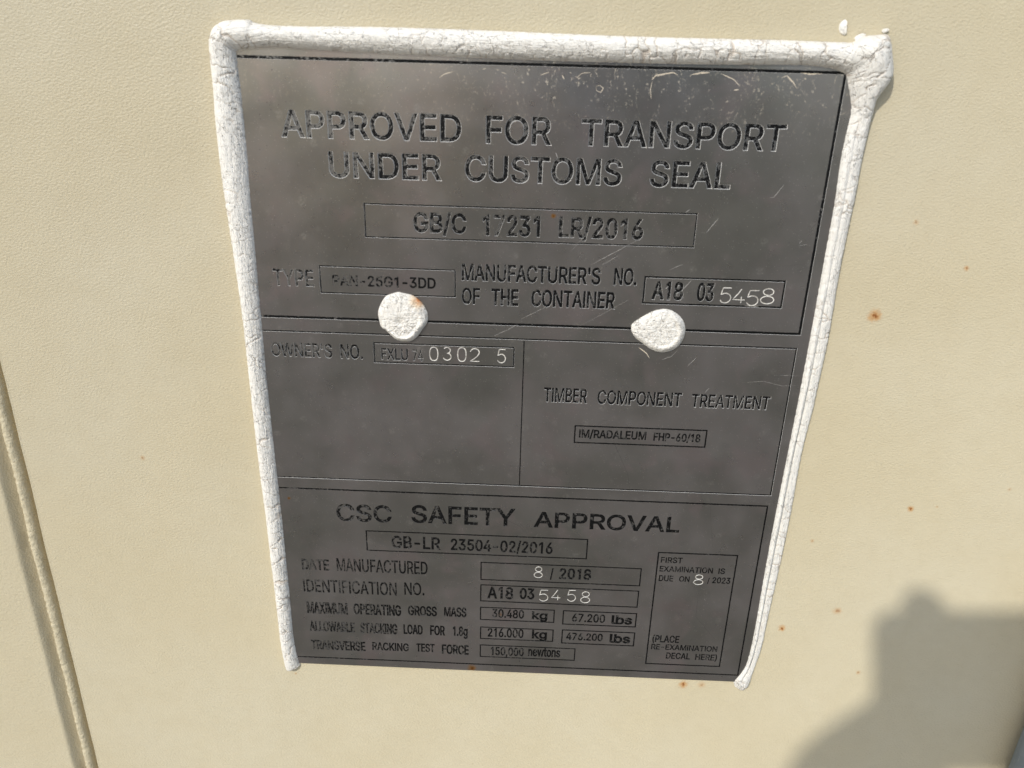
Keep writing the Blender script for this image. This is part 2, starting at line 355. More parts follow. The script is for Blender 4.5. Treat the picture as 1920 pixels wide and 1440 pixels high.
# ------------------------------------------------------------------ approval plate
GLYPHS = {
    "'": (206, ['136,509 70,509 78,318 128,318']),
    '(': (273, ['161,313 191,428 236,539 177,539 132,441 101,324 89,207 97,116 121,24 177,-96 236,-96 177,50 155,145 151,207']),
    ')': (273, ['37,539 82,428 112,313 122,207 113,116 86,18 37,-96 97,-96 152,23 176,115 184,207 173,323 142,441 97,539']),
    ',': (188, ['137,71 68,71 38,-119 84,-119']),
    '-': (453, ['114,188 337,188 337,244 114,244']),
    '.': (188, ['140,53 128,73 107,85 83,85 63,73 51,53 51,29 63,9 83,-3 107,-3 128,9 140,29']),
    '/': (249, ['14,-76 71,-76 235,533 178,533']),
    '0': (453, ['306,92 290,74 271,60 250,52 227,50 203,52 182,60 163,74 134,116 115,176 109,254 115,332 134,393 163,435 182,449 203,457 227,460 250,457 271,449 290,435 306,416 330,365 342,295 342,213 330,144', '227,516 191,512 159,502 130,484 106,461 85,431 69,395 57,353 50,306 50,202 57,155 69,113 85,77 105,48 130,24 158,7 191,-3 227,-7 263,-3 295,7 323,24 348,48 368,77 384,113 396,155 403,202 403,306 396,353 384,395 368,431 348,461 323,484 295,502 262,512']),
    '1': (453, ['276,55 276,509 198,509 86,427 86,358 212,448 212,55 76,55 76,0 391,0 391,55']),
    '2': (453, ['254,513 196,513 143,496 102,464 75,418 66,362 127,362 132,398 148,427 172,447 205,458 258,455 287,441 308,419 319,389 316,341 282,282 64,47 64,0 389,0 389,57 153,57 153,60 336,259 371,318 381,372 372,423 346,465 306,497']),
    '3': (453, ['288,452 157,299 157,248 229,246 275,234 306,211 323,180 329,145 323,108 304,80 275,61 239,51 182,54 150,66 126,87 112,115 109,132 44,132 48,104 57,79 88,38 133,10 188,-5 251,-5 309,12 354,45 370,66 383,90 390,116 391,173 383,198 371,222 354,244 333,262 308,276 279,286 221,289 372,461 372,509 70,509 70,452']),
    '4': (453, ['311,509 247,509 40,158 40,105 282,105 282,0 343,0 343,105 413,105 413,163 343,163 343,318 282,318 282,163 109,163']),
    '5': (453, ['184,273 238,275 275,262 303,237 321,203 328,162 322,122 304,89 276,64 241,51 204,51 160,68 138,89 125,115 122,130 60,130 71,82 99,41 140,11 192,-5 253,-4 282,3 309,15 332,32 352,52 369,76 381,102 388,132 390,187 379,231 358,269 330,299 294,321 252,332 194,330 134,301 151,452 366,452 366,509 96,509 67,253 128,246 139,255']),
    '6': (453, ['368,73 379,98 387,127 387,187 370,240 337,280 291,305 221,313 175,295 322,509 252,509 112,302 80,239 65,187 66,130 73,101 84,74 100,51 119,31 142,15 168,3 196,-4 257,-4 284,3 310,14 333,30', '314,213 326,178 326,137 314,101 293,73 263,55 226,48 190,55 160,73 138,102 126,138 126,179 138,214 160,241 190,259 226,265 263,259 293,241']),
    '7': (453, ['97,0 165,0 391,449 391,509 62,509 62,452 323,452']),
    '8': (453, ['115,139 122,173 140,202 169,223 206,234 247,234 283,223 312,202 330,173 337,139 331,106 313,79 285,60 248,50 205,50 167,60 139,79 121,106', '117,252 87,228 65,195 53,156 54,109 62,84 74,62 111,25 163,1 226,-7 289,1 341,25 378,62 391,84 398,109 399,156 387,195 365,228 335,252 300,267 323,276 343,289 359,308 372,330 379,354 379,405 361,450 328,485 282,508 226,516 170,508 124,485 90,450 73,405 73,354 80,330 93,308 109,289 129,276 153,267', '145,420 164,442 192,455 244,459 275,449 299,432 314,407 319,376 314,344 298,318 274,300 244,291 193,294 165,308 145,330 134,359 134,392']),
    '9': (453, ['85,436 73,411 66,382 66,321 83,269 116,229 161,203 232,195 278,213 130,0 200,0 340,207 373,270 387,322 387,378 380,408 368,434 352,458 333,478 310,494 285,506 256,513 196,513 168,506 120,479', '305,422 322,390 327,350 322,312 305,280 279,257 245,245 207,245 174,257 148,280 131,313 125,352 131,390 148,423 174,446 207,459 245,459 279,446']),
    'A': (480, ['239,456 287,302 324,199 154,199', '344,142 395,0 463,0 276,509 201,509 16,0 85,0 135,142']),
    'B': (456, ['125,57 125,231 269,229 306,218 333,197 350,169 355,137 353,115 344,96 330,80 309,67 281,60', '368,295 387,320 397,353 396,398 381,442 350,477 304,501 241,509 60,509 60,0 284,2 317,8 344,18 386,48 410,88 418,136 411,184 391,220 363,245 331,260 315,262 315,267 329,272', '270,449 294,442 313,429 326,412 333,393 335,355 323,326 302,304 273,290 238,285 125,285 125,452']),
    'C': (510, ['330,444 369,418 397,380 408,348 473,348 459,397 435,438 402,471 362,496 317,511 267,516 225,512 186,501 150,484 119,459 92,429 70,393 53,352 44,305 40,254 44,203 53,157 70,115 92,79 119,49 150,25 186,7 225,-3 293,-6 341,5 383,24 420,53 448,91 467,135 473,160 408,160 389,114 357,81 315,60 267,53 237,56 210,63 184,76 161,94 141,117 125,145 113,177 106,213 106,295 113,332 125,364 141,391 161,414 184,432 209,445 237,453 284,455']),
    'D': (502, ['268,3 312,14 351,31 384,54 411,83 433,119 449,159 458,205 462,255 458,306 449,351 433,391 412,426 385,455 353,478 315,495 273,505 60,509 60,0 219,0', '320,428 344,410 364,388 379,361 390,329 399,255 390,181 379,149 363,122 343,99 318,81 288,68 254,60 125,57 125,452 258,449 291,441']),
    'E': (419, ['125,452 372,452 372,509 60,509 60,0 375,0 375,57 125,57 125,229 355,229 355,286 125,286']),
    'F': (410, ['125,452 369,452 369,509 60,509 60,0 125,0 125,221 346,221 346,278 125,278']),
    'G': (520, ['330,443 368,417 402,365 408,349 474,349 460,395 436,436 403,469 363,494 316,510 265,516 223,512 184,501 149,484 117,459 91,429 69,393 53,352 43,305 40,254 43,203 53,157 69,116 91,79 118,49 149,25 185,7 225,-3 269,-7 308,-4 344,5 377,19 406,38 431,62 451,91 466,124 475,160 478,256 283,256 283,199 415,199 407,147 382,102 345,71 296,55 238,56 210,63 184,76 161,95 141,117 125,145 113,177 106,213 106,295 113,332 125,364 141,392 160,414 183,432 209,445 236,453 283,455']),
    'H': (517, ['392,289 125,289 125,509 60,509 60,0 125,0 125,232 392,232 392,0 457,0 457,509 392,509']),
    'I': (300, ['31,452 118,452 118,57 31,57 31,0 269,0 269,57 183,57 183,452 269,452 269,509 31,509']),
    'K': (467, ['60,0 125,0 125,167 198,245 372,0 449,0 243,288 448,509 364,509 124,242 125,509 60,509']),
    'L': (393, ['125,509 60,509 60,0 361,0 361,57 125,57']),
    'M': (628, ['507,437 504,0 568,0 568,509 476,509 315,73 277,187 152,509 60,509 60,0 122,0 119,436 170,291 286,0 342,0 463,310']),
    'N': (523, ['125,0 120,430 202,290 387,0 463,0 463,509 399,509 403,78 343,183 136,509 60,509 60,0']),
    'O': (533, ['392,116 372,94 349,76 324,63 296,55 267,53 237,55 210,63 184,76 161,94 142,117 125,144 113,176 106,213 106,295 113,332 125,364 142,392 161,415 184,433 210,445 237,453 267,456 296,453 324,446 349,433 372,415 392,392 408,365 420,332 428,295 428,213 420,176 408,144', '267,516 225,512 186,501 150,484 119,459 92,429 70,393 53,352 44,305 40,254 44,203 53,157 70,115 92,79 119,49 150,25 186,7 225,-3 267,-7 309,-3 348,7 384,25 415,49 442,79 464,115 480,157 490,203 493,254 490,305 480,352 464,393 442,429 415,459 384,484 348,501 309,512']),
    'P': (445, ['257,451 297,439 324,416 339,385 344,348 339,310 324,279 297,256 257,244 125,242 125,452', '305,195 332,207 356,223 375,243 390,265 407,318 407,377 390,430 375,452 356,471 332,487 305,499 272,506 60,509 60,0 125,0 125,186 272,188']),
    'R': (449, ['258,451 298,440 325,419 340,389 345,352 340,316 325,287 298,267 258,256 125,255 125,452', '390,271 407,323 407,381 390,433 376,455 356,473 333,489 305,500 273,506 60,509 60,0 125,0 125,198 247,198 353,0 428,0 313,210 356,232 376,250']),
    'S': (447, ['372,226 312,264 155,315 131,334 117,359 117,391 129,418 152,440 185,454 225,459 254,456 280,449 302,437 320,421 332,402 337,378 401,378 390,427 360,468 316,498 259,514 195,514 138,498 92,468 75,448 62,425 54,400 52,372 56,341 67,313 86,289 112,269 145,253 296,205 332,179 344,154 344,122 329,92 303,69 267,54 204,50 150,66 123,88 108,118 104,137 38,137 51,83 64,60 81,40 128,9 188,-7 261,-7 294,0 323,11 349,25 370,43 386,64 399,87 406,112 407,161 395,198']),
    'T': (449, ['32,452 193,452 193,0 257,0 257,452 417,452 417,509 32,509']),
    'U': (517, ['297,-6 332,2 363,15 391,33 414,55 433,80 446,108 454,140 457,509 393,509 391,155 377,113 349,80 309,59 259,52 208,59 169,80 141,113 126,155 124,509 60,509 63,140 71,108 85,80 103,55 126,33 154,15 186,2 220,-6 259,-8']),
    'V': (480, ['463,509 395,509 241,53 192,206 84,509 16,509 204,0 278,0']),
    'W': (686, ['493,63 462,196 380,509 306,509 193,61 163,196 82,509 16,509 155,0 230,0 343,436 368,323 455,0 530,0 670,509 603,509 523,196']),
    'X': (474, ['238,303 178,400 104,509 29,509 200,261 18,0 91,0 237,218 292,129 382,0 456,0 275,263 446,509 374,509 258,339']),
    'Y': (472, ['381,509 237,262 192,344 91,509 16,509 203,208 203,0 268,0 268,208 455,509']),
    'b': (424, ['288,3 313,16 336,34 355,57 370,84 381,116 390,189 381,261 370,293 354,320 335,342 313,361 287,374 259,382 207,383 171,373 118,319 114,319 114,509 53,509 53,0 112,0 112,59 118,59 147,21 189,-3 229,-8 260,-6', '179,55 147,78 125,115 114,162 114,216 125,263 147,299 178,322 220,330 262,322 295,298 316,261 327,215 327,163 316,117 294,80 262,55 220,47']),
    'e': (404, ['277,301 298,269 309,221 97,221 109,270 131,301 164,323 205,330 246,323', '172,382 142,373 115,359 91,340 71,317 55,290 44,258 36,224 37,150 44,116 56,85 72,58 92,35 117,16 145,3 177,-5 237,-7 283,4 320,26 348,55 365,91 306,105 285,73 254,53 212,46 169,53 135,73 110,106 98,151 96,169 371,169 370,227 357,282 334,324 303,355 266,374 226,383']),
    'g': (425, ['182,328 227,328 264,312 291,283 307,242 312,193 307,142 290,103 264,75 227,61 183,61 145,76 118,104 102,144 96,193 102,241 118,282 145,312', '154,-88 101,-41 51,-69 82,-110 114,-132 156,-146 207,-151 265,-144 314,-124 334,-109 350,-90 363,-67 370,-40 372,379 313,379 313,319 308,319 279,356 237,379 196,384 166,382 138,374 112,361 90,342 71,320 55,293 43,263 36,229 36,154 43,120 55,90 71,65 90,43 113,27 138,14 165,7 217,6 252,16 306,68 311,68 308,-34 298,-58 282,-75 261,-87 236,-95 207,-97']),
    'k': (381, ['360,379 284,379 121,212 114,212 114,509 53,509 53,0 114,0 114,140 154,178 294,0 372,0 201,217']),
    'l': (189, ['135,53 120,62 114,99 114,509 53,509 55,59 62,37 74,20 91,8 112,0 181,3 170,54']),
    'n': (410, ['328,340 295,369 252,383 200,382 175,374 152,362 132,344 112,310 112,379 53,379 53,0 114,0 115,248 126,283 147,308 176,324 210,329 235,326 256,318 273,304 286,286 293,263 296,0 357,0 355,271 350,298']),
    'o': (415, ['285,80 252,55 207,46 163,55 130,80 108,117 98,163 98,212 108,258 130,296 163,321 207,330 252,321 285,296 307,258 318,212 318,163 307,117', '207,384 174,382 144,374 117,360 93,341 72,318 56,291 44,260 37,225 37,150 44,116 56,85 72,58 93,35 117,16 144,3 174,-5 207,-8 241,-5 271,3 299,16 323,35 343,58 359,85 371,116 379,150 379,225 371,260 359,291 343,318 323,341 299,360 271,374 241,382']),
    's': (365, ['95,360 65,332 49,295 50,249 58,227 72,208 92,192 149,170 243,144 262,126 268,103 265,88 244,62 206,47 160,47 124,60 101,87 94,107 36,94 50,54 76,24 112,3 157,-7 210,-7 260,6 298,31 323,65 331,107 328,131 320,153 306,171 287,187 229,209 136,235 115,253 109,277 111,292 119,305 147,326 187,333 228,325 254,304 268,277 324,290 309,324 286,352 254,372 212,383 161,383 137,378']),
    't': (227, ['202,54 156,51 136,61 127,83 126,327 204,327 204,379 126,379 126,471 65,471 65,379 6,379 6,327 65,327 65,93 68,64 77,41 92,21 113,7 138,-1 213,2']),
    'w': (567, ['368,0 429,0 545,379 480,379 397,67 316,379 252,379 170,66 133,214 87,379 23,379 138,0 199,0 284,309']),
}

GLYPHS['I'] = (190, ['62,0 128,0 128,509 62,509'])
GLYPHS['1'] = (410, ['268,0 268,509 205,509 96,432 96,366 203,436 203,0'])
GL = {k: (a, [[tuple(int(q) for q in s.split(',')) for s in l.split()] for l in ls]) for k, (a, ls) in GLYPHS.items()}
CAPH = 509.0
GROOVES = []      # (loops at surface, loops at groove bottom)
YF = -0.9         # front face of the plate, mm
def offset(loop, d):
    """move each vertex by d along its outward normal (solid side on the left)"""
    n = len(loop); out = []
    for i in range(n):
        ax, az = loop[i-1]; bx, bz = loop[i]; cx, cz = loop[(i+1) % n]
        ux, uz = bx-ax, bz-az; vx, vz = cx-bx, cz-bz
        lu = math.hypot(ux, uz) or 1; lv = math.hypot(vx, vz) or 1
        n1 = (uz/lu, -ux/lu); n2 = (vz/lv, -vx/lv)
        mx, mz = n1[0]+n2[0], n1[1]+n2[1]; lm = math.hypot(mx, mz)
        if lm < .3: mx, mz = n1; k = 1
        else:
            mx /= lm; mz /= lm; k = 1/max(.45, mx*n1[0]+mz*n1[1])
        out.append((bx+mx*d*k, bz+mz*d*k))
    return out
def rough(loop, seg=.9, amp=.022):
    out = []
    for i in range(len(loop)):
        a = loop[i]; b = loop[(i+1) % len(loop)]
        L = math.hypot(b[0]-a[0], b[1]-a[1]); n = max(1, int(L/seg))
        for k in range(n):
            t = k/n; out.append((a[0]+(b[0]-a[0])*t + random.uniform(-amp, amp), a[1]+(b[1]-a[1])*t + random.uniform(-amp, amp)))
    return out
def groove(loops, inset=.085, seg=.9, amp=.022, depth=.15, inky=False):
    top = [rough(l, seg, amp) for l in loops]
    GROOVES.append((top, [offset(l, -inset) for l in top], depth, 2 if inky else 1))
plate = empty('approval_plate', 'grey stainless steel approval plate with etched black lettering, framed by white sealant', 'plate', (0, 0, 0))
def floor_rect(name, x0, x1, z0, z1, mat, depth, n=1):
    V = [(x0, YF+depth, z0), (x1, YF+depth, z0), (x1, YF+depth, z1), (x0, YF+depth, z1)]
    return mesh(name, V, [(0, 1, 2, 3)], mat, plate, loc=(x0, YF+depth, z0))
def text(s, bl, tr, bold=.018):
    x0, zb = bl; x1, zt = tr
    zb2 = zb; cap = zt-zb
    run = []; cx = 0
    for ch in s:
        a, ls = GL[ch]; run.append((cx, ls)); cx += a
    xa = min(cx_+p[0] for cx_, ls in run for l in ls for p in l); xb = max(cx_+p[0] for cx_, ls in run for l in ls for p in l)
    if cap < 4.5: bold += .026
    elif cap < 6.5: bold += .018
    elif cap < 8.3 and zb > 122: bold += .024
    bo = bold*cap
    sx = (x1-x0-2*bo)/(xb-xa); sz = (cap-2*bo)/CAPH
    lo = 0; dp = .20 if cap > 7 else (.14 if cap > 4.5 else .09)
    for cx_, ls in run:
        loops = []
        for l in ls:
            q = [(x0+bo+(cx_+p[0]-xa)*sx, zb+bo+p[1]*sz) for p in l]
            loops.append(offset(q, bo)); lo = min(lo, min(p[1] for p in l)*sz)
        groove(loops, inset=.13 if cap > 8.3 else (.06 if cap > 4.5 else .035), amp=.02 if cap > 5 else .012, depth=dp, inky=cap < 4.5 or zb < 122)
    floor_rect('lettering', x0-.15, x1+.15, zb+lo-.15, zt+.15, M_INK, dp-.012)
def box(tl, br, w=.48):
    x0, z1 = tl; x1, z0 = br; h = w/2
    h += .07
    o = [(x0-h, z0-h), (x1+h, z0-h), (x1+h, z1+h), (x0-h, z1+h)]
    i = [(x0+h, z0+h), (x0+h, z1-h), (x1-h, z1-h), (x1-h, z0+h)]
    groove([o, i], inset=.055, seg=.5, amp=.045, inky=z1 < 122)
    d = .138; e = h+.05
    V = []; F = []
    for (a, b, c, f_) in ((x0-e, x1+e, z0-e, z0+e), (x0-e, x1+e, z1-e, z1+e), (x0-e, x0+e, z0+e, z1-e), (x1-e, x1+e, z0+e, z1-e)):
        k = len(V); V += [(a, YF+d, c), (b, YF+d, c), (b, YF+d, f_), (a, YF+d, f_)]; F.append((k, k+1, k+2, k+3))
    mesh('etched_border', V, F, M_LINE, plate, loc=(x0, YF+d, z0))
def avg(*ps): return sum(ps)/len(ps)
# panels
PT = (-0.02, 252.90); PR = (199.98, 252.88); A_ = (200.53, 162.26); A2 = (-0.85, 163.19)
box((-3, avg(PT[1], PR[1])), (200.2, avg(A_[1], A2[1])), .92)
B1 = (200.17, 156.63); B2 = (199.99, 93.13); B3 = (-1.43, 157.38); B4 = (-1.27, 94.14)
box((-3, avg(B1[1], B3[1])), (avg(B1[0], B2[0]), avg(B2[1], B4[1])), .5)
C1 = (199.77, 88.20); C2 = (199.52, -0.04); C3 = (-1.77, 88.70); C4 = (2.90, -0.78)
box((-3, avg(C1[1], C3[1])), (avg(C1[0], C2[0]), avg(C2[1], C4[1])), .5)
D1 = (97.64, 156.95); D2 = (98.03, 95.05)
dx = avg(D1[0], D2[0]); zt_ = avg(B1[1], B3[1]); zb_ = avg(B2[1], B4[1])
groove([[(dx-.2, zb_+.45), (dx+.2, zb_+.45), (dx+.2, zt_-.45), (dx-.2, zt_-.45)]], inset=.05, seg=.5, amp=.045, inky=True)
floor_rect('etched_border', dx-.25, dx+.25, zb_+.32, zt_-.32, M_LINE, .138)
# data boxes
box((39.51, 205.83), (157.19, 194.01), .42)
box((21.84, 182.73), (71.76, 172.67), .42)
box((141.14, 182.60), (191.75, 172.73), .6)
box((40.66, 153.49), (94.09, 145.65), .46)
box((119.12, 121.68), (170.88, 114.36), .42)
box((33.68, 68.97), (127.32, 59.24), .40)
box((82.55, 55.32), (151.04, 46.44), .38)
box((82.55, 43.63), (150.99, 35.08), .38)
box((82.55, 31.62), (115.01, 24.96), .38)
box((119.05, 31.59), (151.11, 24.32), .42)
box((82.66, 20.77), (115.01, 14.39), .38)
box((119.11, 21.03), (151.18, 13.74), .42)
box((82.63, 10.71), (125.29, 4.12), .38)
box((157.61, 63.92), (190.78, 4.12), .46)
# lettering
text("APPROVED", (12.03, 227.56), (74.13, 236.73), .036)
text("FOR", (82.41, 227.41), (104.83, 236.71), .036)
text("TRANSPORT", (114.85, 227.62), (184.00, 236.47), .036)
text("UNDER", (27.67, 214.45), (67.10, 223.44), .036)
text("CUSTOMS", (75.26, 214.57), (129.79, 223.63), .036)
text("SEAL", (139.43, 214.56), (167.48, 223.65), .036)
text("GB/C", (56.81, 196.11), (75.85, 203.46))
text("17231", (81.74, 195.75), (102.26, 203.43))
text("LR/2016", (108.88, 195.93), (138.96, 203.44))
text("TYPE", (4.29, 174.77), (19.36, 181.25), .012)
text("PAN-25G1-3DD", (26.31, 175.52), (64.60, 179.64), .012)
text("MANUFACTURER'S", (74.14, 178.95), (125.01, 185.44), .022)
text("NO.", (129.75, 179.12), (138.26, 185.58), .022)
text("OF", (74.15, 169.98), (81.06, 176.36))
text("THE", (85.10, 169.84), (95.26, 176.43))
text("CONTAINER", (99.91, 169.94), (130.92, 176.53))
text("A18", (144.07, 174.14), (155.55, 181.19), .022)
text("03", (160.45, 174.09), (166.72, 181.07), .02)
text("OWNER'S", (0.83, 146.69), (24.41, 152.46), .012)
text("NO.", (27.55, 146.58), (36.22, 152.57), .012)
text("FXLU", (43.26, 146.72), (53.59, 151.47), .012)
text("74", (55.32, 146.73), (59.43, 151.47), .012)
text("TIMBER", (106.15, 131.44), (123.07, 137.64))
text("COMPONENT", (127.00, 131.35), (159.68, 137.38))
text("TREATMENT", (163.34, 131.41), (193.68, 137.13))
text("IM/RADALEUM", (120.79, 116.57), (147.36, 120.25), .014)
text("FHP-60/18", (150.26, 116.36), (168.74, 119.95), .014)
text("CSC", (21.56, 73.45), (44.70, 81.79), .03)
text("SAFETY", (53.11, 73.96), (96.39, 82.55), .03)
text("APPROVAL", (104.47, 74.08), (165.03, 81.65), .035)
text("GB-LR", (44.31, 60.87), (65.09, 67.09), .014)
text("23504-02/2016", (69.48, 60.98), (112.86, 66.78), .014)
text("DATE", (4.79, 47.84), (16.73, 53.55))
text("MANUFACTURED", (19.97, 47.88), (59.43, 54.49))
text("IDENTIFICATION", (4.57, 36.08), (45.68, 42.95))
text("NO.", (49.01, 36.71), (57.84, 43.27))
text("MAXIMUM", (5.21, 24.48), (23.43, 30.82))
text("OPERATING", (26.09, 24.96), (47.30, 30.86))
text("GROSS", (50.36, 25.61), (63.17, 30.93))
text("MASS", (66.33, 25.84), (76.30, 31.02))
text("ALLOWABLE", (5.67, 14.68), (26.09, 20.37))
text("STACKING", (28.57, 14.67), (45.31, 20.47))
text("LOAD", (48.03, 15.08), (56.70, 20.47))
text("FOR", (59.97, 15.11), (66.64, 20.54))
text("1.8g", (70.21, 15.19), (76.92, 20.62))
text("TRANSVERSE", (5.62, 4.32), (30.38, 9.62))
text("RACKING", (33.47, 5.19), (50.19, 9.75))
text("TEST", (53.48, 5.34), (61.95, 10.07))
text("FORCE", (65.17, 4.73), (77.44, 10.13))
text("/", (112.31, 48.46), (113.70, 53.52))
text("2018", (116.24, 48.37), (129.93, 54.02), .022)
text("A18", (85.44, 36.52), (96.76, 42.92), .02)
text("03", (99.49, 36.94), (105.94, 42.81), .02)
text("30.480", (87.71, 26.34), (101.78, 31.00), .014)
text("kg", (105.25, 26.22), (112.16, 30.66), .03)
text("67.200", (123.01, 25.81), (137.57, 30.35), .014)
text("lbs", (140.40, 25.38), (149.54, 30.24), .04)
text("216.000", (85.83, 15.56), (101.88, 20.43), .014)
text("kg", (105.62, 15.55), (112.36, 20.38), .03)
text("476.200", (120.94, 15.60), (137.26, 19.75), .014)
text("lbs", (140.34, 14.97), (149.59, 19.95), .04)
text("150,000", (87.42, 5.16), (102.32, 9.93), .014)
text("newtons", (104.28, 5.45), (118.79, 10.80), .014)
text("FIRST", (158.90, 58.84), (168.10, 61.72), .01)
text("EXAMINATION", (158.78, 54.32), (181.51, 57.20), .01)
text("IS", (183.81, 54.29), (186.61, 57.17), .01)
text("DUE", (158.92, 49.34), (165.13, 52.42), .01)
text("ON", (167.61, 49.49), (172.09, 52.34), .01)
text("/", (179.76, 49.25), (180.57, 51.93), .01)
text("2023", (181.81, 49.35), (189.49, 52.50), .01)
text("(PLACE", (159.29, 16.42), (171.23, 20.34), .01)
text("RE-EXAMINATION", (159.19, 12.35), (188.63, 15.42), .01)
text("DECAL", (166.26, 7.40), (177.03, 10.88), .01)
text("HERE)", (179.35, 7.34), (189.10, 10.76), .01)

# punched digits: round single-stroke figures struck into the sheet
def ribbon(pts, w):
    n = len(pts); Lf = []; Rt = []
    for i in range(n):
        a = pts[max(i-1, 0)]; b = pts[min(i+1, n-1)]
        tx, tz = b[0]-a[0], b[1]-a[1]; l = math.hypot(tx, tz) or 1
        ww = w*(.7 if i in (0, n-1) else 1)
        Lf.append((pts[i][0]-tz/l*ww, pts[i][1]+tx/l*ww)); Rt.append((pts[i][0]+tz/l*ww, pts[i][1]-tx/l*ww))
    return Rt + Lf[::-1]
def arc(cx, cz, rx, rz, a0, a1, n=14):
    return [(cx+rx*math.cos(math.radians(a0+(a1-a0)*k/n)), cz+rz*math.sin(math.radians(a0+(a1-a0)*k/n))) for k in range(n+1)]
def ring(cx, cz, rx, rz, w, n=22, z_from=None):
    o = [(cx+(rx+w)*math.cos(2*math.pi*k/n), cz+(rz+w)*math.sin(2*math.pi*k/n)) for k in range(n)]
    i = [(cx+(rx-w)*math.cos(-2*math.pi*k/n), cz+(rz-w)*math.sin(-2*math.pi*k/n)) for k in range(n)]
    return [o, i]
def punch(d, tl, br, w=.24):
    x0, z1 = tl; x1, z0 = br; X = x1-x0; Z = z1-z0
    def m(pts): return [(x0+w+u*(X-2*w), z0+w+v*(Z-2*w)) for u, v in pts]
    if d == '0':
        L = []
        cx, cz = (x0+x1)/2, (z0+z1)/2
        n = 26
        def se(rx, rz, s): return [(cx+rx*math.copysign(abs(math.cos(s*2*math.pi*k/n))**.75, math.cos(s*2*math.pi*k/n)), cz+rz*math.copysign(abs(math.sin(s*2*math.pi*k/n))**.85, math.sin(s*2*math.pi*k/n))) for k in range(n)]
        loops = [se(X/2, Z/2, 1), se(X/2-2*w, Z/2-2*w, -1)]
    elif d == '2':
        loops = [ribbon(m([(.02, .72)]+arc(.5, .70, .47, .29, 165, -25, 12)+[(.72, .38), (.35, .16), (0, .01), (.5, .0), (1, 0)]), w)]
    elif d == '3':
        loops = [ribbon(m(arc(.45, .76, .42, .23, 150, -75, 12)+[(.42, .54)]+arc(.45, .28, .52, .27, 75, -160, 14)[1:]), w)]
    elif d == '5':
        loops = [ribbon(m([(.95, 1), (.55, 1), (.17, .99), (.10, .78), (.04, .54)]+arc(.46, .33, .5, .32, 130, -155, 16)), w)]
    elif d == '4':
        loops = [ribbon(m([(.66, 1), (.45, .72), (.22, .45), (.02, .24), (.5, .23), (1.0, .23)]), w),
                 ribbon(m([(.70, .46), (.705, .23), (.71, 0)]), w)]
    elif d == '8':
        # upper ring closed, lower loop wider; one outline, two eyes
        cx = (x0+x1)/2; r1z = Z*.235; r2z = Z*.265; r1x = X*.40; r2x = X*.5
        c1 = z1-r1z; c2 = z0+r2z
        loops = ring(cx+X*.02, c1, r1x-w, r1z-w, w) + ring(cx, c2, r2x-w, r2z-w, w)
    if d in '48': groove(loops[:1] if d == '4' else loops[:2], inset=.09, seg=9, amp=.01); groove(loops[1:] if d == '4' else loops[2:], inset=.09, seg=9, amp=.01)
    else: groove(loops, inset=.09, seg=9, amp=.01)
    floor_rect('punched_digit', x0-.1, x1+.1, z0-.1, z1+.1, M_PUNCH, .128+random.uniform(0, .006))
for d, a, b in [('5', (168.93, 179.74), (173.24, 173.62)), ('4', (173.43, 179.49), (178.30, 173.79)), ('5', (178.72, 179.07), (183.31, 172.94)), ('8', (183.64, 179.94), (188.84, 173.85)),
                ('0', (61.70, 152.85), (65.21, 146.99)), ('3', (67.01, 153.04), (70.35, 147.29)), ('0', (72.42, 153.03), (76.00, 147.06)), ('2', (77.21, 152.88), (81.13, 147.26)), ('5', (87.70, 152.83), (91.18, 146.97)),
                ('8', (105.29, 54.35), (109.09, 48.44)), ('5', (107.94, 42.34), (112.16, 36.14)), ('4', (113.26, 42.75), (117.49, 36.98)), ('5', (120.22, 42.81), (124.17, 36.60)), ('8', (126.04, 42.39), (130.26, 36.19)),
                ('8', (173.78, 53.53), (178.06, 48.19))]:
    punch(d, a, b, .19 if b[1] > 100 else .165)

# the sheet itself: front face with every groove cut out, sloping groove walls, edges
E_TL = (-6.5, 259); E_BR = (199.20, -4.75)
px0, pz1 = E_TL; px1, pz0 = 205.0, -4.3
gx = [px0+(px1-px0)*i/12 for i in range(13)]
rim = [(x, pz0) for x in gx[:-1]] + [(px1, pz0), (px1, pz0+80), (px1, pz0+160)] + [(x, pz1) for x in gx[::-1]] + [(px0, pz0+160), (px0, pz0+80)]
V2 = [Vector(p) for p in rim]; E2 = [(i, (i+1) % len(rim)) for i in range(len(rim))]
for tops, bots, dpt, mi in GROOVES:
    for l in tops:
        k = len(V2); V2 += [Vector(p) for p in l]; E2 += [(k+i, k+(i+1) % len(l)) for i in range(len(l))]
ov, oe, of, *_ = delaunay_2d_cdt(V2, E2, [], 1, 1e-6)
tri = np.array([f[:3] for f in of if len(f) == 3]); vv = np.array([(v.x, v.y) for v in ov])
cen = vv[tri].mean(axis=1)
keep = np.ones(len(tri), bool)
keep &= (cen[:, 0] > px0) & (cen[:, 0] < px1) & (cen[:, 1] > pz0) & (cen[:, 1] < pz1)
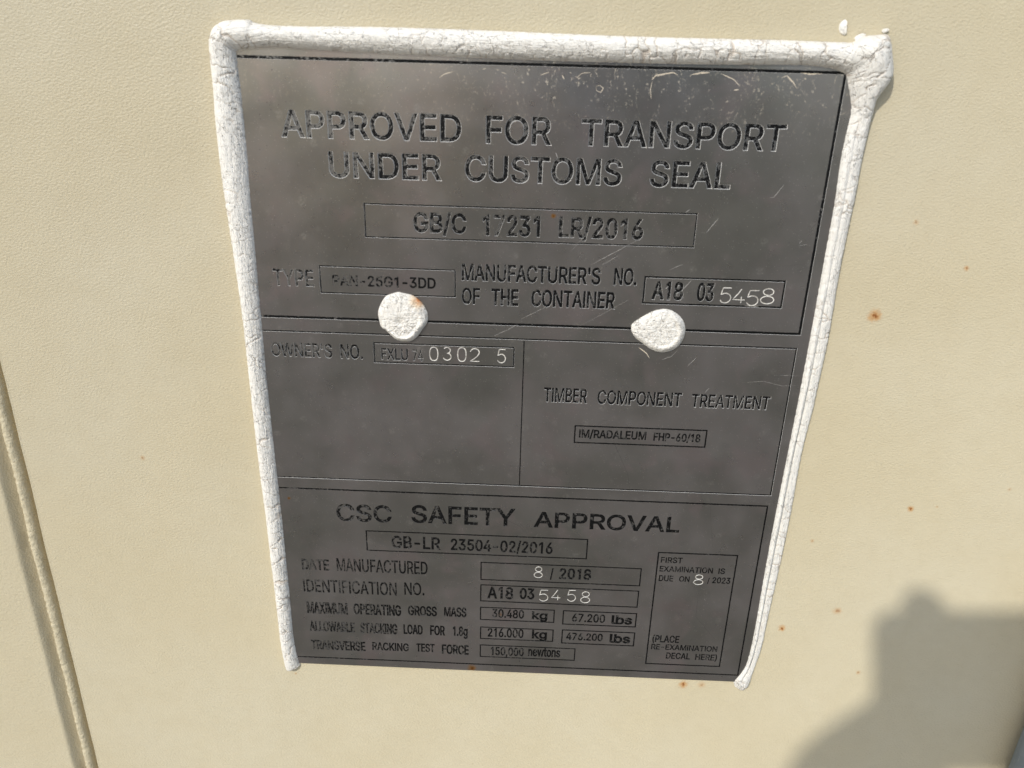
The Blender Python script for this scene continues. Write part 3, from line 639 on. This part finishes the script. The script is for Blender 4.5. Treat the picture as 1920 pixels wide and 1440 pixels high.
for tops, bots, dpt, mi in GROOVES:
    allp = np.array([p for l in tops for p in l]); lo = allp.min(0); hi = allp.max(0)
    sel = np.where((cen[:, 0] > lo[0]) & (cen[:, 0] < hi[0]) & (cen[:, 1] > lo[1]) & (cen[:, 1] < hi[1]))[0]
    if not len(sel): continue
    par = np.zeros(len(sel), int); c = cen[sel]
    for l in tops:
        a = np.array(l); b = np.roll(a, -1, 0)
        for (ax, az), (bx, bz) in zip(a, b):
            up = (az <= c[:, 1]) & (bz > c[:, 1]); dn = (bz <= c[:, 1]) & (az > c[:, 1])
            m = up | dn
            if m.any():
                x = ax + (c[:, 1]-az)/(bz-az if bz != az else 1e-9)*(bx-ax)
                par += np.where(m & (x > c[:, 0]), np.where(up, 1, -1), 0)
    keep[sel[par != 0]] = False
V3 = [(x, YF, z) for x, z in vv]; F3 = [tuple(int(q) for q in t) for t in tri[keep]]
FACE_END = len(F3)
MI = [0]*FACE_END
for tops, bots, dpt, mi in GROOVES:
    for l, m in zip(tops, bots):
        k = len(V3); n = len(l)
        V3 += [(x, YF, z) for x, z in l] + [(x, YF+dpt, z) for x, z in m]
        F3 += [(k+i, k+(i+1) % n, k+n+(i+1) % n, k+n+i) for i in range(n)]; MI += [mi]*n
WALL_END = len(F3)
k = len(V3); n = len(rim)
V3 += [(x, YF, z) for x, z in rim] + [(x, -.05, z) for x, z in rim]
F3 += [(k+i, k+(i+1) % n, k+n+(i+1) % n, k+n+i) for i in range(n)]
ps = mesh('plate_sheet', V3, F3, M_PLATE, plate)
ps.data.materials.append(M_EDGE); ps.data.materials.append(M_INK)
MI += [0]*(len(F3)-len(MI))
ps.data.polygons.foreach_set('material_index', MI)
print('plate faces', len(F3))

# scratches lying in the sheet's surface
def scratch(pts, w, mat):
    P = []
    for i in range(len(pts)-1):
        a, b = pts[i], pts[i+1]; L = math.hypot(b[0]-a[0], b[1]-a[1]); n = max(2, int(L/.7))
        for k in range(n):
            t = k/n; P.append((a[0]+(b[0]-a[0])*t+random.uniform(-.05, .05), a[1]+(b[1]-a[1])*t+random.uniform(-.05, .05)))
    P.append(pts[-1]); n = len(P); V = []; F = []
    for i, (x, z) in enumerate(P):
        a = P[max(0, i-1)]; b = P[min(n-1, i+1)]; tx, tz = b[0]-a[0], b[1]-a[1]; l = math.hypot(tx, tz) or 1
        ww = w*(.15+.85*math.sin(math.pi*(i+.3)/(n-.4)))*random.uniform(.55, 1.1)
        V += [(x-tz/l*ww, YF-.008, z+tx/l*ww), (x, YF-.012, z), (x+tz/l*ww, YF-.008, z-tx/l*ww)]
    for i in range(n-1): F += [(i*3, i*3+3, i*3+4, i*3+1), (i*3+1, i*3+4, i*3+5, i*3+2)]
    mesh('scratch', V, F, mat, plate, loc=V[0])
for pts, w in [([(161.29, 199.41), (163.37, 202.50), (164.82, 204.43)], .10), ([(155.27, 178.47), (157.99, 181.97)], .10), ([(149.48, 185.46), (154.25, 187.78)], .05),
               ([(160.10, 148.35), (163.22, 152.05)], .07), ([(150.23, 150.70), (153.72, 152.13), (155.86, 154.79)], .06), ([(181.67, 142.46), (189.67, 143.43), (197.05, 141.72), (203.08, 142.17)], .04),
               ([(167.97, 137.70), (169.56, 139.77)], .08), ([(194.43, 196.46), (195.17, 197.63)], .09), ([(120.98, 186.30), (128.94, 191.06), (136.62, 195.57)], .07), ([(125.04, 186.43), (130.94, 190.15)], .05),
               ([(86.49, 158.04), (91.09, 160.33), (95.05, 162.79)], .06), ([(96.39, 164.94), (105.18, 169.82)], .05), ([(181.44, 212.16), (183.07, 212.40), (185.88, 216.85)], .08),
               ([(194.37, 195.69), (197.28, 196.36)], .05), ([(106.55, 225.10), (107.37, 223.35)], .10), ([(152.98, 206.12), (154.54, 207.28)], .08), ([(193.34, 145.99), (203.43, 146.15)], .03),
               ([(118.57, 197.10), (113.54, 191.15)], .03), ([(179.60, 41.09), (180.20, 39.99)], .05), ([(136.13, 173.97), (122.90, 165.67), (117.50, 162.54)], .03)]:
    scratch(pts, w, M_SCR)
for pts, w in [([(84.22, 161.56), (85.83, 161.20), (87.06, 160.19)], .08), ([(95.99, 164.92), (103.77, 170.39), (109.32, 174.68)], .035), ([(131.45, 124.62), (135.42, 113.73), (141.61, 100.66), (143.50, 91.02)], .045),
               ([(176.51, 47.70), (177.06, 31.21), (186.98, 19.08)], .04), ([(67.53, 88.18), (71.72, 86.07), (75.50, 82.13)], .05), ([(174.92, 97.89), (177.69, 78.99), (180.20, 65.93)], .03), ([(129.37, 124.30), (131.45, 124.62)], .05),
               ([(89.58, 78.88), (98.64, 74.07), (102.13, 70.27)], .05), ([(72.57, 181.71), (63.31, 192.45)], .02), ([(98.13, 76.15), (100.69, 73.11)], .05), ([(184.99, 187.62), (201.84, 189.74)], .02),
               ([(125.48, 185.65), (129.05, 189.70), (135.88, 195.35)], .03), ([(157.91, 197.59), (154.05, 198.23), (140.01, 196.06)], .02)]:
    scratch(pts, w, M_SCRD)
for pts, w in [([(141.12, 155.32), (143.26, 153.90), (144.58, 152.66), (145.53, 151.18)], .22), ([(66.63, 247.99), (68.25, 249.19), (71.28, 250.09)], .16), ([(81.06, 251.00), (82.12, 251.35)], .15), ([(100.26, 249.68), (101.83, 250.21), (103.23, 250.74)], .16),
               ([(107.52, 249.86), (108.29, 248.57)], .2), ([(118.70, 246.68), (120.10, 247.05), (121.40, 246.25), (120.60, 244.90), (119.15, 245.36), (118.89, 246.52)], .13), ([(137.27, 249.15), (138.20, 250.48), (140.79, 251.04), (144.07, 251.62), (145.56, 250.84)], .32),
               ([(137.31, 248.82), (137.02, 246.16), (137.47, 243.34)], .14), ([(150.10, 251.12), (152.84, 251.68), (155.97, 251.92)], .3), ([(159.50, 251.68), (161.71, 250.92), (164.31, 249.84), (166.33, 247.92)], .2), ([(164.55, 246.71), (166.11, 246.92)], .2),
               ([(179.57, 250.89), (181.21, 251.58), (183.65, 249.52), (184.96, 247.91)], .24), ([(185.60, 252.51), (189.12, 252.28), (192.56, 252.53)], .25), ([(112.16, 249.16), (114.19, 250.69), (116.83, 250.92)], .12), ([(87.28, 250.33), (89.07, 249.72)], .12)]:
    scratch(pts, w, M_SCRT)

# ------------------------------------------------------------------ sealant frame
# rungs: (inner edge, outer edge, height mm, double-ridge amount, flatness)
RUNGS = [
 ((-3.44, -8.66), (-5.66, -8.46), .4, 0), ((-0.76, -6.30), (-7.14, -8.23), 2.4, 0), ((-0.78, -3.47), (-7.74, -3.85), 3.0, 0), ((-1.90, 9.74), (-8.42, 7.87), 3.2, 0), ((-1.70, 34.91), (-8.43, 34.00), 3.2, 0), ((-1.63, 54.61), (-8.63, 54.28), 3.2, 0),
 ((-1.56, 76.08), (-8.62, 75.76), 3.3, 0), ((-1.72, 96.50), (-9.05, 96.19), 3.3, 0), ((-1.80, 134.53), (-9.00, 134.26), 3.4, 0), ((-1.49, 162.96), (-8.84, 162.70), 3.5, 0), ((-0.99, 193.32), (-9.81, 193.04), 3.6, 0),
 ((-0.92, 205.16), (-10.36, 204.88), 3.7, 0), ((-0.44, 217.73), (-10.58, 217.44), 3.7, 0), ((-0.32, 231.95), (-10.49, 232.02), 3.8, 0), ((-0.30, 242.24), (-9.95, 242.33), 3.9, 0), ((-0.60, 250.91), (-9.78, 252.32), 4.1, 0),
 ((-0.54, 253.86), (-9.22, 258.19), 4.4, 0), ((-0.29, 254.52), (-7.18, 261.77), 4.6, 0), ((0.19, 254.78), (-3.42, 263.61), 4.6, 0), ((1.09, 254.88), (0.86, 264.02), 4.5, 0), ((3.08, 255.09), (4.74, 264.04), 4.3, 0),
 ((5.25, 255.31), (6.24, 263.20), 4.1, 0), ((9.20, 255.65), (9.55, 262.80), 4.0, 0), ((13.50, 255.84), (13.76, 262.59), 4.0, 0), ((23.43, 255.35), (23.98, 262.59), 4.0, 0), ((35.85, 254.93), (36.31, 262.84), 4.0, 0), ((50.04, 254.63), (50.34, 262.98), 4.0, 0), ((73.07, 254.15), (73.08, 262.89), 4.0, 0),
 ((90.74, 254.02), (90.52, 262.68), 4.0, 0), ((106.61, 253.85), (106.19, 262.42), 4.0, 0), ((124.20, 253.88), (123.57, 262.21), 4.0, 0), ((141.73, 253.92), (140.89, 262.15), 4.0, 0), ((161.80, 254.18), (160.75, 262.16), 4.0, 0), ((178.29, 254.60), (177.09, 262.24), 4.0, 0), ((186.97, 254.65), (186.56, 262.15), 4.1, 0),
 ((193.31, 254.17), (196.35, 262.08), 4.5, 0), ((196.53, 253.68), (200.44, 262.18), 5.2, 0), ((198.36, 253.16), (203.20, 263.82), 6.0, 0), ((199.69, 252.54), (207.52, 264.39), 6.8, 0), ((200.45, 251.75), (210.92, 264.48), 7.0, 0), ((200.90, 250.78), (213.07, 259.95), 7.0, 0),
 ((201.32, 249.48), (214.83, 254.07), 6.6, 0), ((201.98, 247.86), (214.44, 250.97), 6.0, 0), ((202.77, 245.56), (212.84, 247.81), 5.0, 0), ((203.48, 243.24), (211.64, 245.13), 4.2, 0), ((203.93, 240.40), (211.40, 241.11), 3.4, 0), ((203.89, 237.86), (211.24, 238.40), 3.1, .1),
 ((203.55, 225.39), (210.93, 225.61), 2.9, .25), ((204.12, 211.01), (211.00, 211.22), 2.8, .35), ((204.18, 187.27), (210.64, 187.49), 2.7, .4), ((204.26, 161.87), (211.24, 162.12), 2.6, .6), ((204.18, 137.98), (210.68, 138.23), 2.6, .85), ((204.15, 133.25), (210.68, 133.51), 2.6, 1),
 ((203.83, 112.27), (209.49, 112.51), 2.5, 1), ((203.41, 82.23), (209.72, 82.52), 2.4, 1), ((203.33, 53.45), (209.18, 53.74), 2.3, 1), ((203.57, 30.83), (208.42, 31.08), 2.3, 1), ((203.36, 16.06), (208.18, 16.31), 2.3, 1), ((202.50, 5.38), (206.86, 5.00), 2.2, 1),
 ((200.32, -0.62), (206.11, -0.62), 2.3, .6), ((198.59, -3.84), (205.88, -4.07), 2.4, .2), ((199.01, -6.97), (205.28, -6.62), 2.0, 0), ((200.71, -8.77), (204.14, -8.90), 1.0, 0), ((202.05, -9.65), (203.06, -9.91), .3, 0)]
def cr(a, b, c, d, t):
    return [.5*((2*b[i])+(c[i]-a[i])*t+(2*a[i]-5*b[i]+4*c[i]-d[i])*t*t+(3*b[i]-a[i]-3*c[i]+d[i])*t**3) for i in range(len(a))]
R6 = [(i[0], i[1], o[0], o[1], h, g) for i, o, h, g in RUNGS]
line = []; marks = {}
for k in range(len(R6)-1):
    a = R6[max(k-1, 0)]; b = R6[k]; c = R6[k+1]; d = R6[min(k+2, len(R6)-1)]
    L = max(math.hypot(c[0]-b[0], c[1]-b[1]), math.hypot(c[2]-b[2], c[3]-b[3])); n = max(2, int(L/.30))
    marks[k] = len(line)
    for j in range(n): line.append(cr(a, b, c, d, j/n))
line.append(list(R6[-1])); marks[len(R6)-1] = len(line)-1
NS = 36
frame = empty('sealant_bead', 'cracked white sealant run round three sides of the steel plate', 'sealant', (0, 0, 0))
CO = []; UVS = []; CR = []
s_acc = 0; prev = None
for row in line:
    xi, zi, xo, zo, h, g = row
    cx, cz = (xi+xo)/2, (zi+zo)/2
    if prev: s_acc += math.hypot(cx-prev[0], cz-prev[1])
    prev = (cx, cz); wd = math.hypot(xi-xo, zi-zo) or .01
    ex, ez = (xo-xi)/wd, (zo-zi)/wd
    for k in range(NS+1):
        th = math.pi*k/NS; t = (1-math.cos(th))/2
        u_ = t**(1+.38*(1-min(1, g*4))); y = h*1.14*max(0, 4*u_*(1-u_))**.46
        if g > 0:      # a smooth round ridge next to the plate, a flatter cracked strip beyond it
            ra = max(0, 1-((t-.20)/.21)**2)**.5; rb = (max(0, 1-((t-.70)/.31)**4)**.5)*.55
            y2 = h*max(ra, rb, .12*math.sin(th)); y = y*(1-g)+y2*g
        arc_l = t*wd*1.25
        p = Vector((s_acc, arc_l, 0)); edge = min(1, math.sin(th)*3)
        warp = Vector((noise.noise(Vector((s_acc*.3, arc_l*.3, 5))), noise.noise(Vector((s_acc*.3, arc_l*.3, 9))), 0))*1.5
        vd = noise.voronoi(Vector((s_acc*.17, arc_l*.075, 1))+warp*.16)[0]; e = vd[1]-vd[0]
        gate = min(1, max(0, (noise.noise(Vector((s_acc*.05, 3, arc_l*.05)))+.35)*2.2))
        w1 = .042
        crk = max(0, 1-e/w1)*gate*(1-.8*g*(t < .42))
        vd2 = noise.voronoi(Vector((s_acc*.45, arc_l*.33, 4))+warp*.35)[0]; e2 = vd2[1]-vd2[0]
        crk2 = max(0, 1-e2/.07)*.5*(1-g*(t < .42))
        lump = .25*noise.noise(Vector((s_acc*.11, arc_l*.2, 2))) + .09*noise.noise(Vector((s_acc*.5, arc_l*.5, 7)))
        ridge = .17*noise.noise(Vector((s_acc*.16, arc_l*1.9, 3))) + .07*noise.noise(Vector((s_acc*.9, arc_l*1.6, 12)))
        big = .5*noise.noise(Vector((cx*.18+t*2, cz*.18, 4))) if h > 4.6 else 0
        dh = (lump + ridge + big)*edge*min(1, h/2) - (.60*crk + .16*crk2)*edge*min(1, h/2)
        so_ = .16*noise.noise(Vector((s_acc*.6, 11, t*2)))*(abs(t-.5)*2)**2 - (min(.9, h*.22) if k in (0, NS) else 0)
        f_ = 1 + dh/max(h, 1)
        x = xi+(xo-xi)*t; z = zi+(zo-zi)*t
        sg = 1 if t > .5 else -1
        CO.append((x+ex*so_*sg, -max(y*f_, -.2)-(YF if False else 0)+.03, z+ez*so_*sg)); UVS.append((s_acc, arc_l)); CR.append(min(1, crk*1.3))
def seal_part(name, r0, r1, label):
    a, b = marks[r0], marks[r1]; W = NS+1
    V = CO[a*W:(b+1)*W]; F = []
    for i in range(b-a):
        for j in range(NS): q = i*W+j; F.append((q, q+1, q+W+1, q+W))
    o = mesh(name, V, F, M_SEAL, frame, smooth=True); me = o.data; o['label'] = label
    finish_seal(me, UVS[a*W:(b+1)*W], CR[a*W:(b+1)*W])
def finish_seal(me, uvs, crs):
    at = me.attributes.new('crack', 'FLOAT', 'POINT'); at.data.foreach_set('value', crs)
    u = me.uv_layers.new(name='along'); li = np.empty(len(me.loops), int); me.loops.foreach_get('vertex_index', li)
    u.data.foreach_set('uv', np.array(uvs, float)[li].ravel())
seal_part('side_bead', 0, 15, 'left upright bead of sealant')
seal_part('top_bead', 15, 35, 'long top bead of sealant')
seal_part('corner_lump', 35, 45, 'thick squashed lump of sealant at the upper right corner')
seal_part('side_bead', 45, len(R6)-1, 'right upright bead, split into a smooth ridge and a cracked strip')

# ------------------------------------------------------------------ sealant dabs over the rivets
def dab(name, outline, centre, h, mat, label, seed, dimple, lip):
    n = len(outline); pts = []
    for k in range(n):
        a, b, c, d = outline[k-1], outline[k], outline[(k+1) % n], outline[(k+2) % n]
        for j in range(9): pts.append(cr(a, b, c, d, j/9))
    N = len(pts); Rr = 44; V = []; F = []; U = []; C = []
    V.append((centre[0], YF-h*(.72-dimple), centre[1])); U.append((seed*50.0, 0)); C.append(0)
    for r in range(1, Rr+1):
        q = r/Rr; rr = math.sin(q*math.pi/2)**.9
        for k, (x, z) in enumerate(pts):
            X = centre[0]+(x-centre[0])*rr; Z = centre[1]+(z-centre[1])*rr
            y = h*max(0, 1-rr**5)**.5*(.72+.28*math.exp(-((rr-.80)/.13)**2)*lip(k/N))
            y -= h*dimple*math.exp(-(rr/.16)**2)
            y -= h*.10*math.exp(-((rr-.66)/.05)**2)*lip(k/N)
            vd = noise.voronoi(Vector((X*.42, Z*.42, seed))+.35*Vector((noise.noise(Vector((X*.5, Z*.5, 1))), noise.noise(Vector((X*.5, Z*.5, 6))), 0)))[0]
            e = vd[1]-vd[0]; ck = max(0, 1-e/.10)
            wr = .16*noise.noise(Vector((X*.9, Z*.5, seed+3))) + .22*noise.noise(Vector((math.cos(2*math.pi*k/N)*4.5, math.sin(2*math.pi*k/N)*4.5, rr*2.5+seed)))*min(1, rr*2) + .14*noise.noise(Vector((X*.6+Z*.6, (Z-X)*2.2, seed+8)))
            so_ = 0 if r < Rr-3 else .12*noise.noise(Vector((k*.6, seed, 2)))
            V.append((X+so_, YF+.05-max(0, y+(wr-.16*ck)*min(1, (1-rr)*9)), Z+so_)); U.append((seed*50+X, Z)); C.append(ck*.35*(rr < .97))
    for k in range(N): F.append((0, 1+k, 1+(k+1) % N))
    for r in range(Rr-1):
        a = 1+r*N; b = a+N
        for k in range(N): F.append((a+k, b+k, b+(k+1) % N, a+(k+1) % N))
    bottom = [(centre[0]+(V[1+(Rr-1)*N+k][0]-centre[0])*.90, YF+.3, centre[1]+(V[1+(Rr-1)*N+k][2]-centre[1])*.90) for k in range(N)]
    for k in range(N): v_ = V[1+(Rr-1)*N+k]; V[1+(Rr-1)*N+k] = (v_[0], min(v_[1], YF-.55), v_[2])
    me_b = len(V); V += bottom; U += [(0, 0)]*N; C += [0]*N; a = 1+(Rr-1)*N
    for k in range(N): F.append((a+k, me_b+k, me_b+(k+1) % N, a+(k+1) % N))
    o = mesh(name, V, F, mat, None, smooth=True, loc=(centre[0], YF, centre[1]))
    finish_seal(o.data, U, C)
    tag(o, label, 'sealant', 'white sealant dabs over the rivets')
dab('sealant_dab', [(42.80, 165.65), (43.73, 168.72), (45.76, 172.01), (48.30, 173.28), (50.61, 173.94), (52.89, 173.56), (55.97, 172.85), (58.60, 170.95), (60.45, 168.47), (61.51, 165.65), (61.19, 162.43), (59.59, 160.09),
     (57.71, 157.22), (55.12, 155.04), (51.94, 154.65), (49.12, 155.51), (47.14, 157.26), (45.49, 158.91), (43.80, 160.21), (43.10, 163.06)], (50.95, 162.28), 3.0, M_SEALR,
    'round wrinkled white sealant dab with an orange rust stain on its rim', 3, .32, lambda t: .5-.5*math.cos(2*math.pi*(t-.14)))
dab('sealant_dab', [(137.72, 162.11), (137.90, 164.73), (141.14, 167.45), (145.35, 169.98), (149.71, 170.85), (153.28, 169.68), (156.34, 166.95), (157.73, 163.35), (157.34, 159.64), (155.69, 156.39), (152.88, 154.47), (149.41, 153.91),
     (145.78, 154.96), (142.03, 157.49), (139.34, 159.52)], (148.21, 163.01), 2.8, M_SEAL,
    'teardrop shaped plain white sealant dab, right of the rust stained one', 8, .06, lambda t: .5-.5*math.cos(2*math.pi*(t-.10)))

# flakes of sealant stuck above the corner lump
def flake(c, w, h, ang, lift, label, curl=1.0):
    V = []; F = []; nu, nv = 10, 8
    ca, sa = math.cos(ang), math.sin(ang)
    for layer in (0, 1):
        for i in range(nu+1):
            for j in range(nv+1):
                u = i/nu*2-1; v = j/nv*2-1
                s = (1-abs(u)**2.2)**.5*(1+.2*noise.noise(Vector((u*3, c[0], 2))))
                X = v*w*s*.5 - curl*.35*w*(u*u); Z = u*h*.5
                y = .1 + lift*(.5+.5*v)*s + .15*noise.noise(Vector((u*2, v*2, c[0]))) + (0 if layer else .28*s)
                V.append((c[0]+X*ca-Z*sa, -max(y, -.1), c[1]+X*sa+Z*ca))
    W = nv+1; off = (nu+1)*W
    for l in (0, off):
        for i in range(nu):
            for j in range(nv): q = l+i*W+j; F.append((q, q+1, q+W+1, q+W))
    for i in range(nu):
        for j in (0, nv): q = i*W+j; F.append((q, q+W, q+W+off, q+off))
    o = mesh('sealant_flake', V, F, M_SEAL, None, smooth=True, loc=(c[0], 0, c[1]))
    finish_seal(o.data, [(v[0], v[2]) for v in V], [0]*len(V)); tag(o, label, 'flake', 'sealant flakes by the upper right corner')
flake((196.75, 266.32), 2.1, 4.8, .15, .7, 'largest curled white flake standing apart on the wall above the top bead', -1)
flake((202.72, 263.65), 3.4, 2.0, .7, .8, 'small flake touching the top of the corner lump on its left', .3)
flake((210.47, 265.79), 1.9, 1.3, .3, .7, 'tiny chip of sealant just above the right tip of the corner lump', .3)

# ------------------------------------------------------------------ galvanised lock rod at the lower right
bx, bz = (332.39, -32.40)
V = []; F = []; K = 40; RAD = 13.5; cy = -14.0; cxr = bx + RAD - 5.2
zz = [-700, -400] + [-220+i*2.0 for i in range(0, 200)] + [400, 700]
for z in zz:
    for k in range(K):
        a = 2*math.pi*k/K; r = RAD + .10*noise.noise(Vector((math.cos(a)*3, math.sin(a)*3, z*.12))) + .25*max(0, noise.noise(Vector((k*.7, 4, z*.3)))-.35)
        V.append((cxr+r*math.cos(a), cy+r*math.sin(a), z))
for i in range(len(zz)-1):
    for k in range(K): F.append((i*K+k, i*K+(k+1) % K, (i+1)*K+(k+1) % K, (i+1)*K+k))
rod = empty('lock_rod', 'scuffed grey galvanised steel rod at the lower right edge', 'rod', (cxr, cy, -700))
ro = mesh('rod', V, F, M_GALV, None, smooth=True); ro.parent = rod; ro.location = (-cxr*MM, -cy*MM, .7)

# ------------------------------------------------------------------ the photographer's phone and hand, behind the lens, casting the soft shadow on the wall
RT = Vector((CAM_R[0][0], CAM_R[1][0], CAM_R[2][0])); UP = Vector((CAM_R[0][1], CAM_R[1][1], CAM_R[2][1])); BK = Vector((CAM_R[0][2], CAM_R[1][2], CAM_R[2][2]))
CM = Vector((CAM_LOC.x, CAM_LOC.y, CAM_LOC.z-BASE))*1000
def held(r, u, b): v = CM + RT*r + UP*u + BK*b; return (v.x, v.y, v.z)
def slab(name, r0, r1, u0, u1, b0, b1, rad, mat, parent):
    o = []
    for (cx, cz, a0) in ((r1-rad, u0+rad, -90), (r1-rad, u1-rad, 0), (r0+rad, u1-rad, 90), (r0+rad, u0+rad, 180)):
        for k in range(7): a = math.radians(a0+k*15); o.append((cx+rad*math.cos(a), cz+rad*math.sin(a)))
    n = len(o); V = []; F = []
    for b, s in ((b0, .6), (b0+.6, 0), (b1-.6, 0), (b1, .6)):
        q = offset(o, -s) if s else o
        V += [held(x, z, b) for x, z in q]
    for l in range(3): F += [(l*n+i, l*n+(i+1) % n, (l+1)*n+(i+1) % n, (l+1)*n+i) for i in range(n)]
    F += [tuple(range(n))[::-1], tuple(range(3*n, 4*n))]
    m = mesh(name, V, F, mat, None); m.parent = parent; m.location = (-parent.location.x, -parent.location.y, BASE-parent.location.z)
    return m
phone = empty('phone', 'dark phone held before the wall, out of frame, known by its soft shadow', 'phone', held(45, -8, 7))
slab('phone_body', -13, 134, -44, 28, 3, 11, 9, M_PHONE, phone)
slab('camera_bump', -10, 24, -10, 25, 1.2, 3.0, 7, M_PHONE, phone)
# hand: one continuous skinned surface
J = [(-200, -230, 90, 30), (-140, -165, 70, 26), (-100, -118, 45, 22), (-78, -92, 34, 20), (-62, -76, 28, 17), (-48, -62, 24, 13),
     (-30, -42, 24, 9), (-8, -16, 24, 8.5), (3, 12, 20, 9.0), (8, 26, 16, 10), (9, 39, 14, 9),
     (-44, -40, 26, 8.5), (-26, -26, 24, 7.6), (-4, -12, 22, 7), (14, -6, 19, 6.4),
     (-34, -62, 12, 10), (-14, -58, 4, 8.5), (8, -50, 5, 7.5), (22, -47, 6, 6.5),
     (-58, -86, 22, 12), (-30, -80, 10, 8), (-8, -70, 6, 7), (6, -62, 7, 6),
     (-48, -56, 34, 11), (-24, -46, 36, 9.5), (2, -38, 24, 8), (20, -34, 19, 7)]
J = [(r-.5*(b-7), u+.374*(b-7), b, q) for r, u, b, q in J]
ED = [(0, 1), (1, 2), (2, 3), (3, 4), (4, 5), (5, 6), (6, 7), (7, 8), (8, 9), (9, 10), (5, 11), (11, 12), (12, 13), (13, 14), (4, 15), (15, 16), (16, 17), (17, 18), (3, 19), (19, 20), (20, 21), (21, 22), (4, 23), (23, 24), (24, 25), (25, 26)]
me = bpy.data.meshes.new('person')
org = Vector(held(-85, -130, 50))
me.from_pydata([(Vector(held(r, u, b))-org)*MM for r, u, b, _ in J], ED, [])
hand = bpy.data.objects.new('person', me); COL.objects.link(hand); hand.location = (org.x*MM, org.y*MM, org.z*MM+BASE)
bpy.context.view_layer.objects.active = hand
sk = hand.modifiers.new('skin', 'SKIN'); sk.use_smooth_shade = True
hand.modifiers.new('sub', 'SUBSURF').levels = 2; hand.modifiers['sub'].render_levels = 2
for i, v in enumerate(me.skin_vertices[0].data):
    v.radius = (J[i][3]*MM, J[i][3]*MM); v.use_root = (i == 0)
me.materials.append(M_SKIN)
tag(hand, 'bare hand and forearm holding the phone, out of frame, seen only by its shadow', 'person')
